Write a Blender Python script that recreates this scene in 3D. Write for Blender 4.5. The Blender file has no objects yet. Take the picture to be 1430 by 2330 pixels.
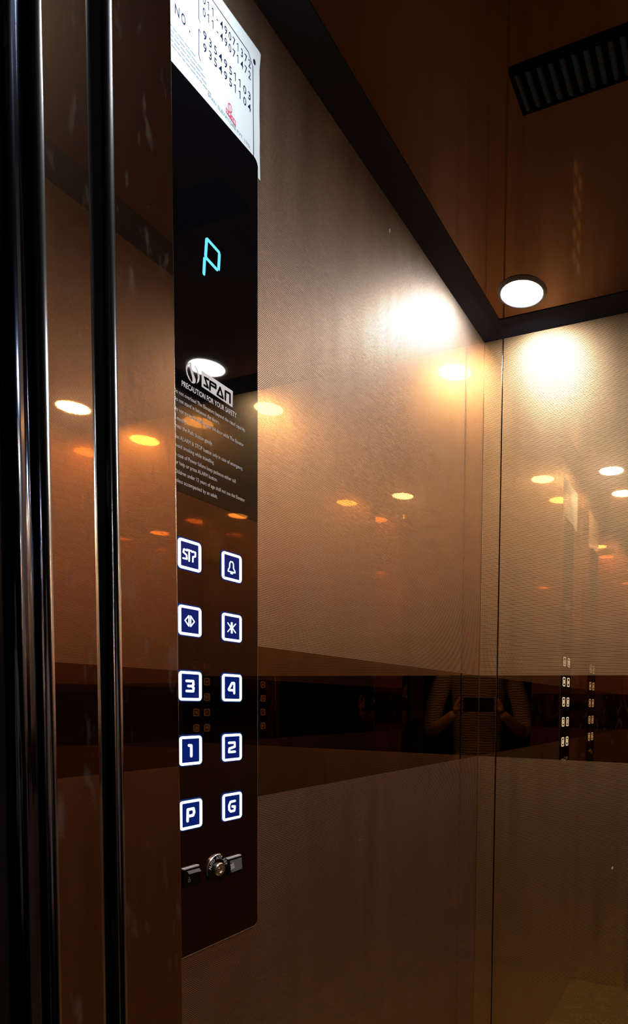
import bpy, bmesh, math, random
from mathutils import Vector, Matrix
random.seed(4)
S = bpy.context.scene
COL = S.collection
H0 = 1.22                      # lens height above the cabin floor; geometry below is written relative to the lens height

# ------------------------------------------------------------------ camera
F, PX, PY, YAW, PITCH, ROLL, CX = 1457.21, 1076.66, 1673.25, .3836, -.0478, .0163, .6235
cy, sy = math.cos(YAW), math.sin(YAW)
fwd = Vector((-sy*math.cos(PITCH), cy*math.cos(PITCH), math.sin(PITCH)))
rt = Vector((cy, sy, 0)); up = rt.cross(fwd)
r2 = math.cos(ROLL)*rt + math.sin(ROLL)*up; u2 = -math.sin(ROLL)*rt + math.cos(ROLL)*up
cd = bpy.data.cameras.new('camera'); cam = bpy.data.objects.new('camera', cd); COL.objects.link(cam)
cam.matrix_world = Matrix(((r2.x, u2.x, -fwd.x, CX), (r2.y, u2.y, -fwd.y, 0), (r2.z, u2.z, -fwd.z, H0), (0, 0, 0, 1)))
cd.sensor_fit = 'VERTICAL'; cd.sensor_height = 24; cd.sensor_width = 24*1430/2330
cd.lens = F*24/2330; cd.shift_x = (715-PX)/2330; cd.shift_y = (PY-1165)/2330
cd.clip_start = .01
S.camera = cam

# ------------------------------------------------------------------ world, exposure
w = bpy.data.worlds.new('world'); S.world = w; w.use_nodes = True
w.node_tree.nodes['Background'].inputs[0].default_value = (.25, .35, .5, 1)
w.node_tree.nodes['Background'].inputs[1].default_value = .004
S.view_settings.view_transform = 'Standard'; S.view_settings.look = 'None'
S.view_settings.gamma = 1; S.view_settings.use_curve_mapping = False
S.view_settings.exposure = -0.15
LAMP = 125.0                   # radiance of the downlight lenses
LOBBY = 3.0                    # radiance of the landing lamp
cyc = S.cycles
cyc.max_bounces = 20; cyc.glossy_bounces = 16; cyc.diffuse_bounces = 3
cyc.sample_clamp_indirect = 20; cyc.caustics_reflective = True; cyc.blur_glossy = .3

# ------------------------------------------------------------------ materials
def mat(name):
    m = bpy.data.materials.new(name); m.use_nodes = True
    nt = m.node_tree; nt.nodes.clear()
    out = nt.nodes.new('ShaderNodeOutputMaterial')
    return m, nt, out
def N(nt, t, **k):
    n = nt.nodes.new(t)
    for a, b in k.items():
        if a.startswith('i_'):
            key = a[2:]; key = int(key) if key.isdigit() else key.replace('_', ' ')
            n.inputs[key].default_value = b
        else: setattr(n, a, b)
    return n
def L(nt, a, b): nt.links.new(a, b)
def C4(c): return (c[0], c[1], c[2], 1)
def math_(nt, op, a, b=None, c=None, clamp=False):
    n = N(nt, 'ShaderNodeMath', operation=op, use_clamp=clamp)
    for i, v in enumerate((a, b, c)):
        if v is None: continue
        if hasattr(v, 'links'): L(nt, v, n.inputs[i])
        else: n.inputs[i].default_value = v
    return n.outputs[0]
def glossy(nt, col, rough, aniso=0):
    g = N(nt, 'ShaderNodeBsdfAnisotropic', distribution='GGX')
    g.inputs['Color'].default_value = C4(col)
    if hasattr(rough, 'links'): L(nt, rough, g.inputs['Roughness'])
    else: g.inputs['Roughness'].default_value = rough
    g.inputs['Anisotropy'].default_value = aniso
    return g
def mix(nt, f, a, b):
    m = N(nt, 'ShaderNodeMixShader')
    if hasattr(f, 'links'): L(nt, f, m.inputs[0])
    else: m.inputs[0].default_value = f
    L(nt, a.outputs[0], m.inputs[1]); L(nt, b.outputs[0], m.inputs[2]); return m
def diffuse(name, col, spec=0.0, rough=.4):
    m, nt, out = mat(name)
    p = N(nt, 'ShaderNodeBsdfPrincipled'); p.inputs['Base Color'].default_value = C4(col)
    p.inputs['Roughness'].default_value = rough; p.inputs['Specular IOR Level'].default_value = spec
    L(nt, p.outputs[0], out.inputs[0]); return m
def metal(name, col, rough):
    m, nt, out = mat(name); L(nt, glossy(nt, col, rough).outputs[0], out.inputs[0]); return m
def emit(name, col, s, gloss=0):
    m, nt, out = mat(name)
    e = N(nt, 'ShaderNodeEmission'); e.inputs[0].default_value = C4(col); e.inputs[1].default_value = s
    sh = e
    if gloss:
        a = N(nt, 'ShaderNodeAddShader'); L(nt, e.outputs[0], a.inputs[0])
        L(nt, glossy(nt, (gloss,)*3, .03).outputs[0], a.inputs[1]); sh = a
    L(nt, sh.outputs[0], out.inputs[0]); return m

MIR = (.42, .28, .17)          # bronze mirror finish
ETC = (.64, .455, .295)          # frosted lines of the etched linen pattern
ZA, ZD = .0776, -.136          # the plain band between the etched fields
def etched(name, ETC, MIR, GRV):
    """bronze mirror with fine horizontal etched lines above and below a plain polished band"""
    m, nt, out = mat(name)
    geo = N(nt, 'ShaderNodeNewGeometry'); sep = N(nt, 'ShaderNodeSeparateXYZ'); L(nt, geo.outputs['Position'], sep.inputs[0])
    z = math_(nt, 'SUBTRACT', sep.outputs[2], H0)
    f = math_(nt, 'FRACT', math_(nt, 'DIVIDE', math_(nt, 'SUBTRACT', z, ZA - .0002), .0025))
    d = math_(nt, 'ABSOLUTE', math_(nt, 'SUBTRACT', f, .5))
    line = math_(nt, 'MULTIPLY_ADD', d, -9.0, 3.3, True)      # 1 on the frosted line, 0 on the polished groove
    inband = math_(nt, 'MULTIPLY', math_(nt, 'GREATER_THAN', z, ZD), math_(nt, 'LESS_THAN', z, ZA))
    msk = math_(nt, 'MULTIPLY', line, math_(nt, 'SUBTRACT', 1.0, inband))
    tc = N(nt, 'ShaderNodeMapping'); tc.inputs['Scale'].default_value = (26, 26, 1.6)
    L(nt, geo.outputs['Position'], tc.inputs['Vector'])
    no = N(nt, 'ShaderNodeTexNoise'); no.inputs['Scale'].default_value = 1.0; no.inputs['Detail'].default_value = 4
    L(nt, tc.outputs[0], no.inputs['Vector'])
    r = math_(nt, 'MULTIPLY_ADD', no.outputs[0], .22, .385)    # wiping streaks in the frosting
    wide = glossy(nt, ETC, r)
    mid = glossy(nt, ETC, .20)
    rough = mix(nt, .05, wide, mid)   # frosted line
    rough2 = mix(nt, .10, rough, glossy(nt, GRV, .02))
    pol = mix(nt, inband, glossy(nt, GRV, .012), glossy(nt, MIR, .012))
    L(nt, mix(nt, msk, pol, rough2).outputs[0], out.inputs[0])
    return m
M_ETCH = etched('etched_bronze_mirror', (.72, .545, .41), MIR, (.62, .345, .13))
M_ETCHG = etched('etched_golden_mirror', (1.0, .64, .34), (.46, .28, .13), (.56, .33, .14))
def ceil_mat():
    m, nt, out = mat('bronze_ceiling')
    a = mix(nt, .16, glossy(nt, (.245, .135, .075), .05), glossy(nt, (.245, .135, .075), .28))
    L(nt, a.outputs[0], out.inputs[0]); return m
M_CEIL = ceil_mat()
def smudged(name, col, rough):
    m, nt, out = mat(name)
    geo = N(nt, 'ShaderNodeNewGeometry'); mp = N(nt, 'ShaderNodeMapping'); mp.inputs['Scale'].default_value = (90, 90, 26)
    L(nt, geo.outputs['Position'], mp.inputs['Vector'])
    no = N(nt, 'ShaderNodeTexNoise'); no.inputs['Scale'].default_value = 1; no.inputs['Detail'].default_value = 3
    L(nt, mp.outputs[0], no.inputs['Vector'])
    s = math_(nt, 'MULTIPLY', math_(nt, 'MULTIPLY_ADD', no.outputs[0], 9.0, -5.5, True), .16)
    d = N(nt, 'ShaderNodeBsdfDiffuse'); d.inputs[0].default_value = (.5, .48, .42, 1)
    base = mix(nt, .05, glossy(nt, col, rough), glossy(nt, col, .3))
    L(nt, mix(nt, s, base, d).outputs[0], out.inputs[0]); return m
M_JAMB = smudged('polished_steel_jamb', (.52, .35, .22), .015)
M_EDGE = metal('polished_steel_edge', (.70, .68, .68), .16)
M_BLACK = diffuse('matt_black_frame', (.020, .022, .036), .1, .5)
M_GAP = diffuse('black_brush', (.006, .006, .007))
M_FLOORSTONE = None
def floor_mat():
    m, nt, out = mat('mottled_floor')
    geo = N(nt, 'ShaderNodeNewGeometry'); no = N(nt, 'ShaderNodeTexNoise'); no.inputs['Scale'].default_value = 30; no.inputs['Detail'].default_value = 6
    L(nt, geo.outputs['Position'], no.inputs['Vector'])
    cr = N(nt, 'ShaderNodeValToRGB'); cr.color_ramp.elements[0].color = (.10, .10, .03, 1); cr.color_ramp.elements[1].color = (.30, .29, .12, 1)
    L(nt, no.outputs[0], cr.inputs[0])
    p = N(nt, 'ShaderNodeBsdfPrincipled'); p.inputs['Roughness'].default_value = .6; L(nt, cr.outputs[0], p.inputs['Base Color'])
    L(nt, p.outputs[0], out.inputs[0]); return m
M_FLOOR = floor_mat()
M_LENS = emit('downlight_lens', (.90, .93, 1.0), LAMP)
M_RING = diffuse('downlight_ring', (.13, .12, .12), .5, .3)
def panel_mat(name, col, g, rough=.02):
    m, nt, out = mat(name)
    d = N(nt, 'ShaderNodeBsdfDiffuse'); d.inputs[0].default_value = C4(col)
    a = N(nt, 'ShaderNodeAddShader'); L(nt, d.outputs[0], a.inputs[0]); L(nt, glossy(nt, g, rough).outputs[0], a.inputs[1])
    L(nt, a.outputs[0], out.inputs[0]); return m
M_GLASS_UP = panel_mat('black_notice_acrylic', (.002, .002, .003), (.07, .065, .055))
M_GLASS_LO = panel_mat('smoked_button_glass', (.002, .0015, .001), (.17, .11, .075))
M_PRINT = emit('white_print', (1, 1, 1), 0.0)
M_PRINT = diffuse('white_print', (.92, .95, .97), .3, .3)
M_PRINT_DIM = diffuse('small_white_print', (.88, .89, .90))
M_LITW = emit('button_light_white', (.80, .90, 1.0), 3.2)
M_LITB = emit('button_light_blue', (.003, .013, .14), 1.0, .04)
M_RIM = emit('button_rim_blue', (.01, .03, .16), .8, .05)
M_DIGIT = emit('display_light_cyan', (.16, .75, 1.0), 1.3)
M_PAPER = diffuse('glossy_white_sheet', (.76, .88, .92), .3, .3)
M_INK = diffuse('navy_ink', (.012, .02, .06))
M_INKF = diffuse('pale_blue_ink', (.20, .33, .42))
M_RED = diffuse('red_ink', (.62, .12, .20))
M_BEZEL = diffuse('black_plastic', (.004, .004, .005), .5, .25)
M_CHROME = metal('chrome', (.92, .90, .85), .28)
M_GREYP = diffuse('grey_switch_plastic', (.22, .25, .27), .5, .3)
M_STONE = diffuse('black_granite', (.010, .010, .012), .5, .2)
M_LOBBYW = diffuse('landing_wall_paint', (.02, .018, .017))

# ------------------------------------------------------------------ mesh helpers
def link(name, me, m, parent=None):
    o = bpy.data.objects.new(name, me); COL.objects.link(o)
    if m: me.materials.append(m)
    if parent is not None:
        o.parent = parent; p = parent; off = Vector()
        while p is not None: off += p.location; p = p.parent
        o.matrix_parent_inverse = Matrix.Translation(-off)
        if parent.type == 'MESH': o.matrix_parent_inverse = Matrix.Identity(4)
        if parent.parent is not None and parent.type == 'EMPTY': pass
    return o
def obj(name, bm, m, parent=None, smooth=False):
    me = bpy.data.meshes.new(name); bmesh.ops.recalc_face_normals(bm, faces=bm.faces[:]); bm.to_mesh(me); bm.free()
    if smooth:
        for p in me.polygons: p.use_smooth = True
    return link(name, me, m, parent)
def bbox(bm, x0, x1, y0, y1, z0, z1):
    v = [bm.verts.new((x, y, z)) for x in (x0, x1) for y in (y0, y1) for z in (z0, z1)]
    for f in ((0,1,3,2),(4,6,7,5),(0,4,5,1),(2,3,7,6),(0,2,6,4),(1,5,7,3)): bm.faces.new([v[i] for i in f])
    return v
def box(name, x0, x1, y0, y1, z0, z1, m, parent=None, bev=0, seg=2):
    bm = bmesh.new(); bbox(bm, x0, x1, y0, y1, z0, z1)
    if bev: bmesh.ops.bevel(bm, geom=bm.edges[:], offset=bev, segments=seg, affect='EDGES', profile=.5)
    return obj(name, bm, m, parent, False)
def empty(name, loc, label, cat, group=None):
    o = bpy.data.objects.new(name, None); COL.objects.link(o); o.location = loc; o.empty_display_size = .05
    o['label'] = label; o['category'] = cat
    if group: o['group'] = group
    return o
def tag(o, label, cat, group=None):
    o['label'] = label; o['category'] = cat
    if group: o['group'] = group
    return o
def struct(o): o['kind'] = 'structure'; return o
def rrect(y0, y1, z0, z1, r, seg=6, corners=(1, 1, 1, 1)):
    pts = []
    for i, (cyy, czz, a0) in enumerate(((y1-r, z1-r, 0), (y0+r, z1-r, 90), (y0+r, z0+r, 180), (y1-r, z0+r, 270))):
        if corners[i]:
            for k in range(seg+1):
                a = math.radians(a0 + 90*k/seg); pts.append((cyy + r*math.cos(a), czz + r*math.sin(a)))
        else:
            pts.append(((y1, y0, y0, y1)[i], (z1, z1, z0, z0)[i]))
    return pts
def kk(x): return (CX-x)/CX    # things proud of the wall: keep their bearing seen from the doorway survey
def prism(bm, pts, x0, x1, hole=None):
    """outline in the (y,z) plane extruded along x; optional hole outline with the same point count"""
    if hole:
        rings = [[bm.verts.new((x, p[0], p[1])) for p in ring] for x in (x0, x1) for ring in (pts, hole)]
        n = len(pts); a, b, c, d = rings
        for i in range(n):
            j = (i+1) % n
            bm.faces.new((c[i], c[j], d[j], d[i])); bm.faces.new((a[i], b[i], b[j], a[j]))
            bm.faces.new((a[i], a[j], c[j], c[i])); bm.faces.new((b[i], d[i], d[j], b[j]))
        return
    a = [bm.verts.new((x0, p[0], p[1])) for p in pts]; b = [bm.verts.new((x1, p[0], p[1])) for p in pts]
    bm.faces.new(a[::-1]); bm.faces.new(b)
    n = len(pts)
    for i in range(n):
        j = (i+1) % n; bm.faces.new((a[i], a[j], b[j], b[i]))
def plate(name, pts, x0, x1, m, parent=None, hole=None, k=None):
    k = kk(x1) if k is None else k
    bm = bmesh.new(); prism(bm, [(p[0]*k, p[1]*k) for p in pts], x0, x1, [(p[0]*k, p[1]*k) for p in hole] if hole else None)
    return obj(name, bm, m, parent)
def stroke(name, lines, wd, x0, x1, m, parent=None, cap=True, pointed=False):
    """rounded strokes on the wall plane; lines = list of polylines in (y,z)"""
    k = kk(x1); bm = bmesh.new()
    for ln in lines:
        for i in range(len(ln)-1):
            a = Vector(ln[i])*k; b = Vector(ln[i+1])*k; d = (b-a)
            if d.length < 1e-7: continue
            d.normalize(); n = Vector((-d.y, d.x)); h = wd/2*k
            pts = []
            if pointed:
                pts = [b, b-d*h+n*h, a+d*h+n*h, a, a+d*h-n*h, b-d*h-n*h]
            else:
                base = math.atan2(d.y, d.x)
                for c0, s0 in ((b, -90), (a, 90)):
                    for q in range(5):
                        an = base + math.radians(s0 + 45*q); pts.append(c0 + Vector((math.cos(an), math.sin(an)))*h)
            prism(bm, [(p.x, p.y) for p in pts], x0, x1 + 1e-6*i)
    return obj(name, bm, m, parent)
def mono(name, body, y0, z0, y1, hgt, x0, m, parent=None, bold=0, slope=0):
    """typewriter lettering with an even pitch, one mesh for the line"""
    k = kk(x0); me_all = bmesh.new(); n = len(body); pitch = (y1-y0)/(n-.3)
    for i, ch in enumerate(body):
        cu = bpy.data.curves.new('l', 'FONT'); cu.body = ch; cu.size = 1; cu.offset = bold; cu.resolution_u = 3
        o = bpy.data.objects.new('l', cu); COL.objects.link(o)
        me = bpy.data.meshes.new_from_object(o.evaluated_get(bpy.context.evaluated_depsgraph_get())); bpy.data.objects.remove(o)
        xs = [v.co.x for v in me.vertices]; c = (min(xs)+max(xs))/2; wd = max(xs)-min(xs)
        sx = pitch*.70/max(wd, .50); sz = hgt/.70; yc = y0 + pitch*(i+.35)
        for v in me.vertices:
            yy = yc + (v.co.x-c)*sx; v.co = Vector((x0+.0002, yy*k, (z0 + v.co.y*sz + slope*(yc-y0))*k))
        me_all.from_mesh(me)
        if ch == '1':            # the flag of the numeral
            zt_ = z0 + hgt + slope*(yc-y0); q = pitch*.09
            prism(me_all, [(a*k, b*k) for a, b in ((yc-pitch*.30, zt_-hgt*.30), (yc-pitch*.30, zt_-hgt*.19), (yc-q*.2, zt_), (yc+q*.4, zt_-hgt*.10))], x0, x0+.0002)
    return obj(name, me_all, m, parent)
def text(name, body, y0, z0, y1, hgt, x0, m, parent=None, bold=0, slope=0, k=None, thick=.0002):
    """lettering on the left wall plane: spans y0..y1, baseline z0, height of its capitals hgt"""
    k = kk(x0) if k is None else k
    cu = bpy.data.curves.new('lettering', 'FONT'); cu.body = body; cu.size = 1; cu.offset = bold; cu.resolution_u = 3
    o = bpy.data.objects.new('lettering', cu); COL.objects.link(o)
    dg = bpy.context.evaluated_depsgraph_get(); me = bpy.data.meshes.new_from_object(o.evaluated_get(dg))
    bpy.data.objects.remove(o); bpy.data.curves.remove(cu)
    xs = [v.co.x for v in me.vertices]
    mn, mx = min(xs), max(xs); sx = (y1-y0)/(mx-mn); sz = hgt/.70
    for v in me.vertices:
        u, t = v.co.x, v.co.y
        yy = y0 + (u-mn)*sx; v.co = Vector((x0+thick, yy*k, (z0 + t*sz + slope*(yy-y0))*k))
    me.name = name
    return link(name, me, m, parent)

B, W = 1.583, .955
ZF, ZC = -H0, .95
# ------------------------------------------------------------------ setting
struct(box('floor', -.35, 1.5, -.05, 1.62, ZF-.05, ZF, M_FLOOR))
wl = struct(box('wall_left', -.03, 0, .30, B+.03, ZF, ZC+.03, M_ETCH))
struct(box('wall_right', W, W+.03, .30, B+.03, ZF, ZC+.03, M_ETCH))
wb = box('wall_back', -.03, W+.03, B+.003, B+.03, ZF, ZC+.03, M_GAP); struct(wb)
box('corner_panel', 0, .0497, B, B+.003, ZF, ZC+.03, M_ETCHG, wb, .0006, 1)
box('main_panel', .0523, W, B-.0008, B+.003, ZF, ZC+.03, M_ETCHG, wb, .0009, 2)
M_SEAM = metal('polished_gold_strip', (.85, .66, .42), .16)
box('seam_strip', .0484, .0499, B-.0012, B+.003, ZF, ZC, M_SEAM, wb, .0004, 2)
box('corner_strip', .0002, .0013, B-.0010, B+.003, ZF, ZC, M_SEAM, wb, .0003, 2)
# front wall returns beside the doorway, polished all round; the near arris is rounded
def column(name, x0, x1, y0, y1, m, lean=0.0, r=.004, parent=None, seg=6, rs=(1, 1)):
    """upright profile with rounded free corners at x1 (near y0, far y1)"""
    bm = bmesh.new(); pts = [(x0, y1), (x0, y0)]
    def arc(cxx, cyy, a0, rr):
        for q in range(seg+1):
            a = math.radians(a0 + 90*q/seg); pts.append((cxx + rr*math.cos(a), cyy + rr*math.sin(a)))
    sgn = 1
    arc(x1-r, y0+r, -90, r)
    rf = r if rs[1] else .0012
    arc(x1-rf, y1-rf, 0, rf)
    rings = []
    for z in (ZF, ZC+.03):
        rings.append([bm.verts.new((p[0] + (lean*(z-.17) if p[0] > x0 else 0), p[1], z)) for p in pts])
    n = len(pts)
    for i in range(n):
        j = (i+1) % n; bm.faces.new((rings[0][i], rings[0][j], rings[1][j], rings[1][i]))
    bm.faces.new(rings[0][::-1]); bm.faces.new(rings[1])
    o = obj(name, bm, m, parent)
    for p in o.data.polygons: p.use_smooth = p.index in range(2, 2+seg) or p.index in range(3+seg, 3+2*seg); p.material_index = 1 if p.use_smooth else 0
    o.data.materials.append(M_EDGE if m is M_JAMB else m)
    return o
struct(column('wall_front', -.03, .2150, .329, .3846, M_JAMB, -.0083, .0045, rs=(1, 0)))
struct(box('trim_1', .875, W+.03, .329, .3846, ZF, ZC+.03, M_JAMB, None, .003))
d1 = struct(column('door_1', -.20, .2150, .2785, .3195, M_JAMB, -.0083, .0055))
box('edge_seal', -.10, .208, .3195, .329, ZF, ZC, M_GAP, d1)
M_DARKEDGE = metal('dark_steel_edge', (.17, .20, .29), .10)
d2 = struct(column('door_2', -.20, .2150, .2585, .2755, M_DARKEDGE, -.0083, .0075))
struct(box('trim_2', -.60, .2095, .10, .2585, ZF, ZC+.25, M_STONE, None, .002))
struct(box('trim_3', .90, 1.5, .10, .2585, ZF, ZC+.25, M_STONE, None, .002))
struct(box('trim_4', .21, .90, .10, .3846, .985, ZC+.25, M_STONE))
struct(box('trim_5', .21, .90, .255, .386, ZF-.02, ZF+.004, metal('sill_brass', (.62, .48, .30), .25), None, .001))
# black shadow frame round the ceiling panel
def frame(name, xo0, xo1, yo0, yo1, xi0, xi1, yi0, yi1, z0, z1, m, rise=0.0):
    bm = bmesh.new()
    o = [(xo0, yo0), (xo1, yo0), (xo1, yo1), (xo0, yo1)]; i = [(xi0, yi0), (xi1, yi0), (xi1, yi1), (xi0, yi1)]
    R = [[bm.verts.new((p[0], p[1], z + (rise if (z == z0 and q is i) else 0))) for p in q] for z in (z0, z1) for q in (o, i)]
    for a in range(4):
        b = (a+1) % 4
        bm.faces.new((R[0][a], R[0][b], R[1][b], R[1][a])); bm.faces.new((R[2][a], R[2][b], R[3][b], R[3][a]))
        bm.faces.new((R[0][a], R[0][b], R[2][b], R[2][a])); bm.faces.new((R[1][a], R[1][b], R[3][b], R[3][a]))
    return obj(name, bm, m)
struct(frame('trim_6', 0, W, .3846, B-.0008, .0590, W-.0590, .443, 1.5286, .934, .975, M_BLACK, .0160))
struct(box('ceiling', .04, W-.04, .42, 1.55, .9515, .975, M_CEIL))
struct(box('wall_landing', -1.5, 2.5, -1.75, -1.70, ZF, 1.4, M_LOBBYW))
struct(box('floor_landing', -1.5, 2.5, -1.75, .255, ZF-.05, ZF-.001, M_STONE))
struct(box('ceiling_landing', -1.5, 2.5, -1.75, .26, 1.2, 1.25, M_LOBBYW))

# ------------------------------------------------------------------ downlights
def ring_mesh(bm, prof, n=48):
    rows = [[bm.verts.new((r*math.cos(2*math.pi*i/n), r*math.sin(2*math.pi*i/n), z)) for i in range(n)] for r, z in prof]
    for a, b in zip(rows, rows[1:]):
        for i in range(n):
            j = (i+1) % n; bm.faces.new((a[i], a[j], b[j], b[i]))
    return rows
def downlight(x, y, label):
    e = empty('ceiling_downlight', (x, y, .9515), label, 'lamp', 'downlights in the cabin ceiling')
    bm = bmesh.new(); ring_mesh(bm, [(.0475, 0), (.0475, -.004), (.050, -.0055), (.054, -.005), (.0575, -.0015), (.058, 0)])
    o = obj('trim_ring', bm, M_RING, None, True); o.parent = e
    bm = bmesh.new(); rows = ring_mesh(bm, [(.0475, -.0005), (.0474, -.0035), (.030, -.0048), (.012, -.0052)]); bm.faces.new(rows[-1])
    o = obj('lens', bm, M_LENS, None, True); o.parent = e
    return e
L1 = downlight(.1429, 1.4484, 'round white lit downlight in the ceiling above the back left corner')
def dup(e, loc, label):
    c = e.copy(); COL.objects.link(c); c.location = loc; c['label'] = label
    for ch in list(e.children):
        q = ch.copy(); COL.objects.link(q); q.parent = c
    return c
dup(L1, (.805, 1.4484, .9515), 'lit downlight at the back right of the ceiling, mirrored in the black control panel')
dup(L1, (.1429, .5294, .9515), 'lit downlight at the front left of the ceiling near the control panel')
dup(L1, (.805, .5294, .9515), 'lit downlight at the front right of the ceiling beside the doorway')

# ------------------------------------------------------------------ ceiling vent
v = empty('ceiling_vent', (.475, .985, .9515), 'black slotted air grille in the bronze ceiling, at upper right', 'air vent')
bm = bmesh.new(); bbox(bm, .283, .667, .951, 1.019, .9495, .9515); obj('backing', bm, M_GAP, v)
ns = 22
for i in range(ns):
    x = .291 + i*(.659-.291)/(ns-1)
    bm = bmesh.new(); vv = bbox(bm, x-.0035, x+.0035, .955, 1.015, .9455, .9500)
    bmesh.ops.rotate(bm, cent=(x, .985, .948), matrix=Matrix.Rotation(math.radians(28), 3, 'Y'), verts=vv)
    obj('slat', bm, diffuse('vent_slat_grey', (.035, .042, .048), .03, .8) if i == 0 else bpy.data.materials['vent_slat_grey'], v)
bm = bmesh.new()
for q in ((.281, .286), (.664, .669)): bbox(bm, q[0], q[1], .949, 1.021, .9455, .9515)
for q in ((.949, .954), (1.016, 1.021)): bbox(bm, .281, .669, q[0], q[1], .9455, .9515)
obj('frame', bm, M_GAP, v)

# ------------------------------------------------------------------ control panel
XP = .003
cop = empty('control_panel', (.0, .64, -.32), 'tall black glass control panel with lit square buttons on the left wall', 'control panel')
YL, YR, ZT, ZB, ZS = .560, .7277, .735, -.3205, .2500
plate('back_plate', rrect(YL-.0006, YR+.0005, ZB-.0012, ZT-.0010, .0085), 0.0009, XP-.0006, M_EDGE, cop)
plate('notice_glass', rrect(YL, YR, ZS, ZT, .008, corners=(1, 1, 0, 0)), .0012, XP, M_GLASS_UP, cop)
plate('button_glass', rrect(YL, YR, ZB, ZS-.0004, .008, corners=(0, 0, 1, 1)), .0012, XP, M_GLASS_LO, cop)
# seven segment P
stroke('display_digit', [[(.6355, .5705), (.6337, .5498)], [(.6372, .5722), (.6561, .569)], [(.6569, .5672), (.6555, .5482)],
                         [(.6349, .5484), (.6523, .5455)], [(.6321, .5456), (.6308, .5271)]], .0042, XP, XP+.0003, M_DIGIT, cop)
# emblem
plate('emblem_leaf', [(.6123, .4112), (.6080, .4095), (.6045, .4060), (.6022, .4018), (.6018, .3975), (.6030, .3925), (.6062, .3885), (.6112, .3860),
      (.6078, .3898), (.6048, .3935), (.6036, .3978), (.6044, .4020), (.6066, .4058)], XP, XP+.0002, M_PRINT, cop)
plate('emblem_blade', [(.6080, .4098), (.6102, .4098), (.6112, .4050), (.6135, .3985), (.6168, .3925), (.6165, .3890), (.6140, .3866), (.6100, .3862), (.6122, .3885), (.6118, .3925), (.6092, .3985), (.6076, .4050)], XP, XP+.0004, M_PRINT, cop)
plate('emblem_leaf', [(.6129, .4095), (.6165, .4092), (.6205, .4060), (.6228, .4010), (.6230, .3960), (.6215, .3920), (.6184, .3888), (.6195, .3920), (.6205, .3965), (.6200, .4010), (.6180, .4050), (.6155, .4078)], XP, XP+.0002, M_PRINT, cop)
lp = plate('logo_plate', [(.6265, .4086), (.6265, .3889), (.6793, .3862), (.6800, .4073)], XP, XP+.0002, M_PRINT, cop)
stroke('logo_letters', [[(.6378, .4025), (.6315, .4022), (.6370, .3922), (.6305, .3925)],
                        [(.6400, .3912), (.6405, .4018), (.6500, .4018), (.6500, .3975), (.6425, .3978)],
                        [(.6525, .3908), (.6575, .4018), (.6625, .3905), (.6552, .3908)],
                        [(.6665, .3903), (.6668, .4015), (.6750, .4015), (.6748, .3900)]], .0028, XP+.0002, XP+.0003, M_GAP, cop)
text('notice_heading', 'PRECAUTION FOR YOUR SAFETY', .5950, .3758, .6865, .0064, XP, M_PRINT, cop, .012, -.006)
LN = [('Do not overload The Elevators beyond the rated capacity.', .3640, .7029),
      ('Do not stand in between the doors.', .3548, .6558),
      ('Do not try to forcefully open the door while The Elevator', .3432, .6999),
      ('is moving.', .3330, .6015),
      ('Press the Push button gently.', .3238, .6441),
      ('Use ALARM & STOP button only in case of emergency.', .3112, .6983),
      ('Avoid smoking while travelling.', .3012, .6467),
      ('In case of Power failure keep patience either call', .2903, .6848),
      ('for help or press ALARM button.', .2812, .6521),
      ('Children under 12 years of age shall not use the Elevator', .2705, .7021),
      ('unless accompanied by an adult.', .2600, .6520)]
for s_, z_, ye_ in LN:
    text('notice_line', s_, .5832, z_, ye_, .0047, XP, M_PRINT_DIM, cop, .006, -.004)
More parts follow.
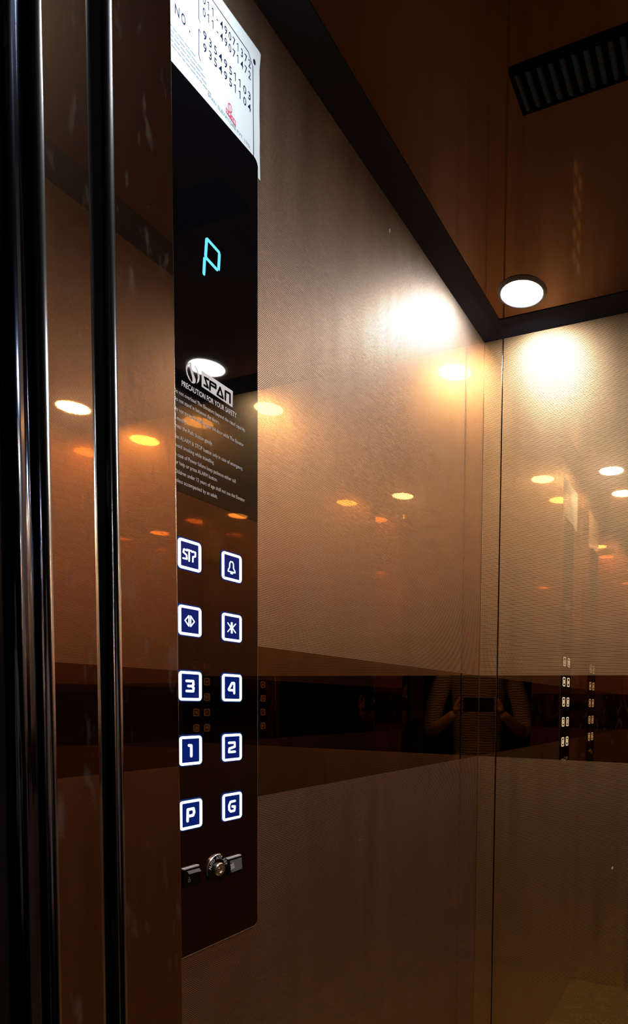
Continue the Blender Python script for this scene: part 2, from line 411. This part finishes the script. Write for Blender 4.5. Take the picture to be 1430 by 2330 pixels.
# call buttons
YB = (.6060, .6775); P_ = .08; ZR = .0184
def glyph(kind, y, z):
    s = {}
    if kind == 'STP':
        a = .0103
        return [[(y-.0035, z+.0052), (y-.0085, z+.0056), (y-.0095, z+.0020), (y-.0045, z-.0006), (y-.0040, z-.0052), (y-.0098, z-.0054)],
                [(y-.0036, z+.0062), (y+.0030, z+.0060)], [(y-.0005, z+.0058), (y-.0005, z-.0070)],
                [(y+.0052, z-.0066), (y+.0056, z-.0006), (y+.0092, z+.0004), (y+.0094, z+.0054), (y+.0050, z+.0058), (y+.0042, z+.0050)]], .0019
    if kind == 'bell':
        return [[(y-.0062, z-.0062), (y-.0060, z-.0040), (y-.0038, z-.0010), (y-.0034, z+.0045), (y-.0018, z+.0072), (y+.0018, z+.0072), (y+.0034, z+.0045), (y+.0036, z-.0010), (y+.0060, z-.0040), (y+.0062, z-.0062), (y-.0062, z-.0062)],
                [(y-.0016, z-.0082), (y+.0016, z-.0082)]], .0014
    if kind == 'open':
        return [[(y-.0014, z+.0064), (y-.0074, z), (y-.0014, z-.0064), (y-.0014, z+.0064)], [(y+.0014, z+.0064), (y+.0074, z), (y+.0014, z-.0064), (y+.0014, z+.0064)]], .0012
    if kind == 'close':
        return [[(y-.0072, z+.0058), (y-.0012, z), (y-.0072, z-.0058)], [(y+.0072, z+.0058), (y+.0012, z), (y+.0072, z-.0058)], [(y-.0007, z+.0068), (y-.0007, z-.0068)], [(y+.0009, z+.0068), (y+.0009, z-.0068)]], .0012
    if kind == '3': return [[(y-.0056, z+.0062), (y+.0050, z+.0062), (y+.0054, z+.0020), (y+.0030, z), (y-.0030, z)], [(y+.0030, z), (y+.0056, z-.0022), (y+.0050, z-.0062), (y-.0056, z-.0062)]], .0030
    if kind == '4': return [[(y+.0044, z-.0072), (y+.0044, z+.0064), (y+.0004, z+.0064), (y-.0058, z-.0022), (y-.0050, z-.0032), (y+.0040, z-.0032)]], .0030
    if kind == '1': return [[(y-.0022, z+.0064), (y+.0014, z+.0060), (y+.0014, z-.0070)]], .0034
    if kind == '2': return [[(y-.0056, z+.0062), (y+.0052, z+.0062), (y+.0054, z+.0006), (y-.0048, z-.0016), (y-.0054, z-.0062), (y+.0058, z-.0062)]], .0030
    if kind == 'P': return [[(y-.0050, z-.0078), (y-.0046, z+.0064), (y+.0046, z+.0066), (y+.0056, z+.0020), (y+.0040, z-.0018), (y-.0036, z-.0020)]], .0033
    if kind == 'G': return [[(y+.0056, z+.0066), (y-.0028, z+.0062), (y-.0054, z+.0020), (y-.0052, z-.0040), (y-.0024, z-.0068), (y+.0044, z-.0066), (y+.0054, z-.0010), (y+.0006, z-.0004)]], .0030
LABB = {'STP': 'button marked STP', 'bell': 'alarm button with a bell symbol', 'open': 'door open button', 'close': 'door close button'}
for r_, row in enumerate((('STP', 'bell'), ('open', 'close'), ('3', '4'), ('1', '2'), ('P', 'G'))):
    for c_, kd in enumerate(row):
        y = YB[c_]; z = ZR + P_*(2-r_) - .0010; h = .0180
        bt = plate('call_button', rrect(y-h+.0008, y+h-.0008, z-h+.0008, z+h-.0008, .0040), XP, XP+.0012, M_LITB, cop, k=kk(XP+.001))
        bt['label'] = 'lit ' + LABB.get(kd, 'floor button marked ' + kd)
        def sub(o):
            o.parent = bt; o.matrix_parent_inverse = Matrix.Identity(4); return o
        sub(plate('rim', rrect(y-h-.0014, y+h+.0014, z-h-.0014, z+h+.0020, .0054), XP, XP+.0008, M_RIM, None,
                  rrect(y-h+.0004, y+h-.0004, z-h+.0004, z+h-.0004, .0044), k=kk(XP+.001)))
        sub(plate('light_frame', rrect(y-h, y+h, z-h, z+h, .0048), XP+.0011, XP+.0016, M_LITW, None,
                  rrect(y-h+.0040, y+h-.0040, z-h+.0032, z+h-.0032, .0010), k=kk(XP+.001)))
        g, wd = glyph(kd, y, z)
        sub(stroke('symbol', g, wd, XP+.0011, XP+.0016, M_LITW))
q_ = [(YR-.0085 + .0085*math.cos(math.radians(a)), ZB+.0080 + .0085*math.sin(math.radians(a))) for a in (-90, -60, -30, 0)]
stroke('edge_strip', [[(YL, ZB-.0005), (YR-.0085, ZB-.0005)] + q_ + [(YR, ZT-.012)]], .0008, XP-.0016, XP-.0002, diffuse('edge_grey', (.42, .42, .42), .5, .3), cop)
# key switch and the two rocker switches
def cyl_x(bm, yc, zc, prof, n=40):
    rows = [[bm.verts.new((x, yc + r*math.cos(2*math.pi*i/n), zc + r*math.sin(2*math.pi*i/n))) for i in range(n)] for r, x in prof]
    for a, b in zip(rows, rows[1:]):
        for i in range(n):
            j = (i+1) % n; bm.faces.new((a[i], b[i], b[j], a[j]))
    bm.faces.new(rows[-1])
KY, KZ = .6455, -.2195
bm = bmesh.new(); cyl_x(bm, KY, KZ, [(.0185, XP), (.0185, XP+.0016), (.0172, XP+.0028), (.0095, XP+.0028)])
ks = obj('key_switch', bm, M_BEZEL, cop); ks['label'] = 'round key switch with a chrome lock'
def subk(o, p=ks): o.parent = p; o.matrix_parent_inverse = Matrix.Identity(4); return o
bm = bmesh.new(); cyl_x(bm, KY, KZ-.001, [(.0086, XP+.0026), (.0086, XP+.0062), (.0074, XP+.0074), (.0045, XP+.0074), (.0042, XP+.0058), (.0022, XP+.0058), (.0022, XP+.0068)])
subk(obj('lock_barrel', bm, M_CHROME))
bm = bmesh.new(); n = 40
pr = [(.0188, XP+.0002), (.0188, XP+.0020), (.0178, XP+.0030)]
rows = [[bm.verts.new((x, KY + r*math.cos(math.radians(75+125*i/n)), KZ + r*math.sin(math.radians(75+125*i/n)))) for i in range(n+1)] for r, x in pr]
for a, b in zip(rows, rows[1:]):
    for i in range(n): bm.faces.new((a[i], b[i], b[i+1], a[i+1]))
subk(obj('chrome_rim', bm, M_CHROME))
word = 'AUTO ATT.KEY'
for i, ch in enumerate(word):
    if ch == ' ': continue
    a = math.radians(168 - i*156/(len(word)-1))
    cu = bpy.data.curves.new('l', 'FONT'); cu.body = ch; cu.size = .0058; cu.align_x = 'CENTER'; cu.offset = .0001; cu.resolution_u = 2
    o = bpy.data.objects.new('l', cu); COL.objects.link(o)
    me = bpy.data.meshes.new_from_object(o.evaluated_get(bpy.context.evaluated_depsgraph_get())); bpy.data.objects.remove(o)
    rr = .0123; b_ = a - math.pi/2
    for vtx in me.vertices:
        u, t = vtx.co.x, vtx.co.y
        vtx.co = Vector((XP+.0030, KY + rr*math.cos(a) + u*math.cos(b_) - t*math.sin(b_), KZ + rr*math.sin(a) + u*math.sin(b_) + t*math.cos(b_)))
    subk(link('engraved_letter', me, M_PRINT_DIM))
for (y0, y1, z1, lab, litz) in ((.5882, .6140, -.2075, 'black rocker switch left of the key switch', 0), (.6620, .6885, -.2105, 'black rocker switch right of the key switch', 1)):
    rs = plate('rocker_switch', rrect(y0+.002, y1-.000, z1-.0240, z1-.0015, .002), XP, XP+.0022, M_BEZEL, cop, k=1); rs['label'] = lab
    o = plate('bezel_highlight', rrect(y0, y1-.001, z1-.0012, z1+.0006, .0006), XP, XP+.0034, M_PRINT, None, k=1); o.parent = rs  # white strip, the bezel's bright glint put in as colour
    if litz:
        o = plate('rocker_face', [(y0+.0050, z1-.0045), (y0+.0070, z1-.0205), (y1+.0010, z1-.0195), (y1-.0005, z1-.0040)], XP+.002, XP+.0036, M_GREYP, None, k=1); o.parent = rs
        yy, zz = (y0+y1)/2+.003, z1-.0145
        o = stroke('fan_symbol', [[(yy+.003*math.cos(t), zz+.003*math.sin(t)) for t in [q*.7 for q in range(10)]], [(yy-.004, zz+.003), (yy, zz), (yy+.004, zz-.003)], [(yy-.003, zz-.0045), (yy, zz), (yy+.001, zz+.005)]], .0010, XP+.0036, XP+.0038, M_PRINT); o.parent = rs
    else:
        o = plate('rocker_face', [(y0+.0055, z1-.0040), (y0+.0085, z1-.0080), (y1+.0020, z1-.0085), (y1-.0005, z1-.0045)], XP+.002, XP+.0036, diffuse('pale_switch_plastic', (.45, .46, .47), .5, .3), None, k=1); o.parent = rs
        yy, zz = y0+.0150, z1-.0175
        o = stroke('lamp_symbol', [[(yy+.0018*math.cos(t), zz+.0018*math.sin(t)-.001) for t in [q*.7 for q in range(10)]], [(yy-.0005, zz+.004), (yy+.0005, zz)]], .0009, XP+.0022, XP+.0024, M_GREYP); o.parent = rs

# ------------------------------------------------------------------ emergency contact sheet
sh = empty('contact_sheet', (.0, .62, .713), 'white emergency contact sheet with phone numbers tucked behind the control panel top', 'notice')
XS = .0008
# the sheet, its torn lower right edge hangs a little below the panel top
pts = [(.500, .726), (.562, .726), (.700, .726), (.7245, .7240), (.7275, .7130), (.7328, .7126), (.7322, .7300), (.7316, .7500), (.7319, .7720), (.7310, .8000), (.7314, .8300), (.7312, .8560), (.7338, .8776), (.7305, .8795), (.500, .8795)]
plate('sheet', pts, .0001, XS, M_PAPER, sh)
k1 = dict(x0=XS, m=M_INK, parent=sh)
mono('printed_line', '011-49071372', .6300, .8455, .7142, .0098, XS, M_INK, sh, .008, -.045)
mono('printed_line', '011-49071472', .6300, .8310, .7142, .0098, XS, M_INK, sh, .008, -.045)
mono('printed_line', '9354951103', .6305, .8050, .7142, .0098, XS, M_INK, sh, .008, -.055)
mono('printed_line', '9354951104', .6305, .7905, .7142, .0098, XS, M_INK, sh, .008, -.055)
mono('printed_line', 'NO.', .5880, .7925, .6130, .0115, XS, M_INK, sh, .012, -.04)
stroke('bracket', [[(.6275, .8680), (.6243, .8650), (.6243, .8205), (.6265, .8185)], [(.6268, .8070), (.6243, .8090), (.6242, .7785), (.6265, .7745)]], .0008, XS, XS+.0003, M_INK, sh)
stroke('border_line', [[(.510, .8665), (.6466, .8636), (.7096, .8600), (.7155, .8520), (.7183, .8489), (.7199, .7349)]], .0010, XS, XS+.0003, M_INK, sh)
bm = bmesh.new(); prism(bm, [(.7200 + .0022*math.cos(q*math.pi/6), .8560 + .0035*math.sin(q*math.pi/6)) for q in range(12)], XS, XS+.0004); obj('punch_mark', bm, M_INK, sh)
for i in range(5):               # small print too faint to read: word-long ticks
    segs = []; y = .5560 + i*.001
    while y < .6180 + i*.006:
        wl_ = random.uniform(.003, .008); zz = .7760 - i*.0052 - .06*(y-.5560); segs.append([(y, zz), (y+wl_, zz-.06*wl_)]); y += wl_ + .002
    stroke('fine_print', segs, .0011, XS, XS+.0002, M_INKF, sh)
text('printed_line', 'SPAN ELEVATORS PVT. LTD.', .6379, .7440, .7135, .0040, XS, M_INKF, sh, .01, -.07)
plate('red_logo', [(.6690, .7560), (.6688, .7500), (.6862, .7455), (.6860, .7530)], XS, XS+.0003, M_RED, sh)
stroke('logo_letters', [[(.6715, .7540), (.6700, .7530), (.6720, .7518), (.6705, .7508)], [(.6745, .7505), (.6745, .7532), (.6765, .7525), (.6748, .7518)], [(.6785, .7495), (.6800, .7520), (.6812, .7488)], [(.6830, .7485), (.6830, .7515), (.6845, .7510), (.6845, .7480)]], .0007, XS+.0002, XS+.0005, M_PAPER, sh)
stroke('logo_emblem', [[(.6760 + .0034*math.cos(t*.5), .7610 + .0050*math.sin(t*.5)) for t in range(13)], [(.6750, .7650), (.6758, .7610), (.6775, .7580)]], .0009, XS, XS+.0003, M_RED, sh)

# small chips stuck on the walls
o = plate('wall_speck', [(.0, .0), (.003, .001), (.004, .006), (.0015, .008), (-.001, .004)], .0, .0006, M_PRINT_DIM, None, k=1)
o.location = (0, 1.086, .9045-.025); tag(o, 'tiny pale chip on the left wall just under the dark ceiling frame', 'speck')
bm = bmesh.new(); prism(bm, [(.0, .0), (.003, .001), (.004, .006), (.0015, .008), (-.001, .004)], .0, .0006)
bmesh.ops.rotate(bm, cent=(0, 0, 0), matrix=Matrix.Rotation(math.radians(-90), 3, 'Z'), verts=bm.verts[:])
o = obj('wall_speck', bm, M_PRINT_DIM); o.location = (.3611, B-.0009, -.4008); tag(o, 'tiny pale chip low on the back wall at the right edge', 'speck')

# ------------------------------------------------------------------ photographer on the landing, seen in the mirrors
def skin_mesh(name, verts, edges, radii, m, parent, sub=2, root=0):
    me = bpy.data.meshes.new(name); me.from_pydata(verts, edges, []); 
    o = bpy.data.objects.new(name, me); COL.objects.link(o)
    md = o.modifiers.new('s', 'SKIN'); md.use_smooth_shade = True
    for i, vx in enumerate(me.skin_vertices[0].data):
        r = radii[i]; vx.radius = r if isinstance(r, tuple) else (r, r); vx.use_root = (i == root)
    sb = o.modifiers.new('b', 'SUBSURF'); sb.levels = sub; sb.render_levels = sub
    me2 = bpy.data.meshes.new_from_object(o.evaluated_get(bpy.context.evaluated_depsgraph_get()))
    bpy.data.objects.remove(o); me2.name = name; me2.materials.clear()
    for p in me2.polygons: p.use_smooth = True
    return link(name, me2, m, parent)
M_SKIN = diffuse('skin', (.62, .38, .19), .3, .5)
M_HAIR = diffuse('black_hair', (.01, .008, .007), .3, .4)
M_TROUSER = diffuse('dark_trousers', (.015, .016, .02))
def knit():
    m, nt, out = mat('ribbed_grey_knit')
    geo = N(nt, 'ShaderNodeNewGeometry'); wv = N(nt, 'ShaderNodeTexWave', bands_direction='Z'); wv.inputs['Scale'].default_value = 22; wv.inputs['Distortion'].default_value = 5; wv.inputs['Detail'].default_value = 2
    L(nt, geo.outputs['Position'], wv.inputs['Vector'])
    cr = N(nt, 'ShaderNodeValToRGB'); cr.color_ramp.elements[0].color = (.12, .09, .09, 1); cr.color_ramp.elements[1].color = (.50, .42, .40, 1)
    L(nt, wv.outputs[0], cr.inputs[0]); p = N(nt, 'ShaderNodeBsdfPrincipled'); p.inputs['Roughness'].default_value = .9
    L(nt, cr.outputs[0], p.inputs['Base Color']); L(nt, p.outputs[0], out.inputs[0]); return m
M_KNIT = knit()
# local frame: X right of the person, Y facing direction (towards the cabin)
ang = YAW
def T(x, y, z):
    c, s = math.cos(ang), math.sin(ang)
    return (CX + x*c - y*s, x*s + y*c, z)
per = empty('person', T(0, -.40, ZF), 'person in a dark grey knitted jumper holding up a phone, reflected in the mirror band', 'person')
D = -.36                       # chest distance behind the phone
bv = [(0, D, -.32), (0, D, -.10), (0, D, .10), (0, D, .22), (0, D, .27), (0, D+.015, .325), (0, D+.02, .385), (0, D+.015, .455)]
br = [(.130, .085), (.115, .08), (.150, .10), (.12, .085), (.055, .055), (.058, .070), (.078, .098), (.066, .082)]
be = [(i, i+1) for i in range(7)]
for s in (-1, 1):
    i0 = len(bv)
    bv += [(s*.17, D, .21), (s*.245, D+.06, .02), (s*.265, D+.13, -.15), (s*.20, D+.22, -.11), (s*.125, D+.325, -.045)]
    br += [.055, .048, .040, .034, .026]
    be += [(3, i0)] + [(i0+q, i0+q+1) for q in range(4)]
    i1 = len(bv)
    bv += [(s*.10, D, -.42), (s*.11, D+.02, -.80), (s*.115, D, -1.12), (s*.12, D+.12, -1.18)]
    br += [(.085, .09), .058, .042, (.035, .03)]
    be += [(0, i1)] + [(i1+q, i1+q+1) for q in range(3)]
body = skin_mesh('body', [T(*q) for q in bv], be, br, M_SKIN, per)
# hands: palm and five fingers closing on the phone sides
for s in (-1, 1):
    hv = [(s*.125, D+.325, -.045), (s*.124, -.036, -.022), (s*.112, -.036, .000)]
    hr = [.024, (.022, .013), (.021, .012)]; he = [(0, 1), (1, 2)]
    for f, (dz, ln) in enumerate(((.022, .052), (.006, .060), (-.010, .055), (-.024, .044))):
        i0 = len(hv)
        hv += [(s*.100, -.024, dz), (s*.094, -.034, dz+.002), (s*(.094-ln*.45), -.036, dz+.002), (s*(.094-ln*.85), -.031, dz)]
        hr += [.009, .0085, .008, .007]; he += [(2, i0), (i0, i0+1), (i0+1, i0+2), (i0+2, i0+3)]
    i0 = len(hv)
    hv += [(s*.110, -.012, .012), (s*.100, -.008, .030), (s*.088, -.007, .044)]; hr += [.0105, .0095, .008]
    he += [(1, i0), (i0, i0+1), (i0+1, i0+2)]
    skin_mesh('hand', [T(*q) for q in hv], he, hr, M_SKIN, per, 1)
jv = [(0, D, -.42), (0, D, -.28), (0, D, -.10), (0, D, .10), (0, D, .215), (0, D, .262)]; jr = [(.16, .115), (.165, .12), (.158, .118), (.187, .125), (.135, .10), (.068, .068)]; je = [(i, i+1) for i in range(5)]
for s in (-1, 1):
    i0 = len(jv)
    jv += [(s*.175, D, .21), (s*.245, D+.06, .02), (s*.268, D+.125, -.15), (s*.245, D+.165, -.135)]; jr += [.066, .060, .056, .050]
    je += [(4, i0)] + [(i0+q, i0+q+1) for q in range(3)]
skin_mesh('jumper', [T(*q) for q in jv], je, jr, M_KNIT, per)
tv = [(0, D, -.36)]; tr = [(.150, .108)]; te = []
for s in (-1, 1):
    i0 = len(tv); tv += [(s*.10, D, -.44), (s*.11, D+.02, -.80), (s*.115, D, -1.13)]; tr += [(.095, .10), .072, .06]
    te += [(0, i0), (i0, i0+1), (i0+1, i0+2)]
skin_mesh('trousers', [T(*q) for q in tv], te, tr, M_TROUSER, per)
skin_mesh('hair', [T(*q) for q in [(0, D-.025, .385), (0, D-.005, .455), (0, D+.02, .488)]], [(0, 1), (1, 2)], [(.082, .070), (.082, .092), (.062, .075)], M_HAIR, per)
fv = [(0, D+.105, .40), (0, D+.122, .378), (0, D+.108, .370)]
skin_mesh('nose', [T(*q) for q in fv], [(0, 1), (1, 2)], [.010, .014, .010], M_SKIN, per, 1)
for s in (-1, 1):
    bm = bmesh.new(); bmesh.ops.create_uvsphere(bm, u_segments=12, v_segments=8, radius=.010, matrix=Matrix.Translation(T(s*.030, D+.098, .402))); obj('eye', bm, diffuse('eye_white', (.5, .48, .45)) if s < 0 else bpy.data.materials['eye_white'], per, True)
    skin_mesh('ear', [T(*q) for q in [(s*.076, D+.015, .410), (s*.083, D+.008, .390), (s*.077, D+.015, .370)]], [(0, 1), (1, 2)], [.012, .013, .009], M_SKIN, per, 1)
skin_mesh('mouth', [T(*q) for q in [(-.020, D+.090, .347), (0, D+.098, .345), (.020, D+.090, .347)]], [(0, 1), (1, 2)], [.007, .008, .007], diffuse('lips', (.28, .10, .08)), per, 1)
# the phone, just behind the lens
ph = empty('phone', T(0, -.02, -.04), 'black phone held up in both hands by the person in the jumper', 'phone')
bm = bmesh.new()
for v_ in bbox(bm, -.082, .082, -.026, -.017, -.038, .038): pass
bmesh.ops.bevel(bm, geom=bm.edges[:], offset=.003, segments=2, affect='EDGES')
for v_ in bm.verts: v_.co = Vector(T(*v_.co))
obj('phone_case', bm, diffuse('phone_black', (.01, .01, .012), .5, .2), ph)
bm = bmesh.new(); bbox(bm, -.078, .078, -.0268, -.026, -.034, .034)
for v_ in bm.verts: v_.co = Vector(T(*v_.co))
obj('screen', bm, emit('phone_screen', (.25, .16, .08), .12), ph)

# ------------------------------------------------------------------ lift everything so that the cabin floor is at height 0
for o in list(COL.objects):
    if o.parent is None and o.type != 'CAMERA': o.location.z += H0
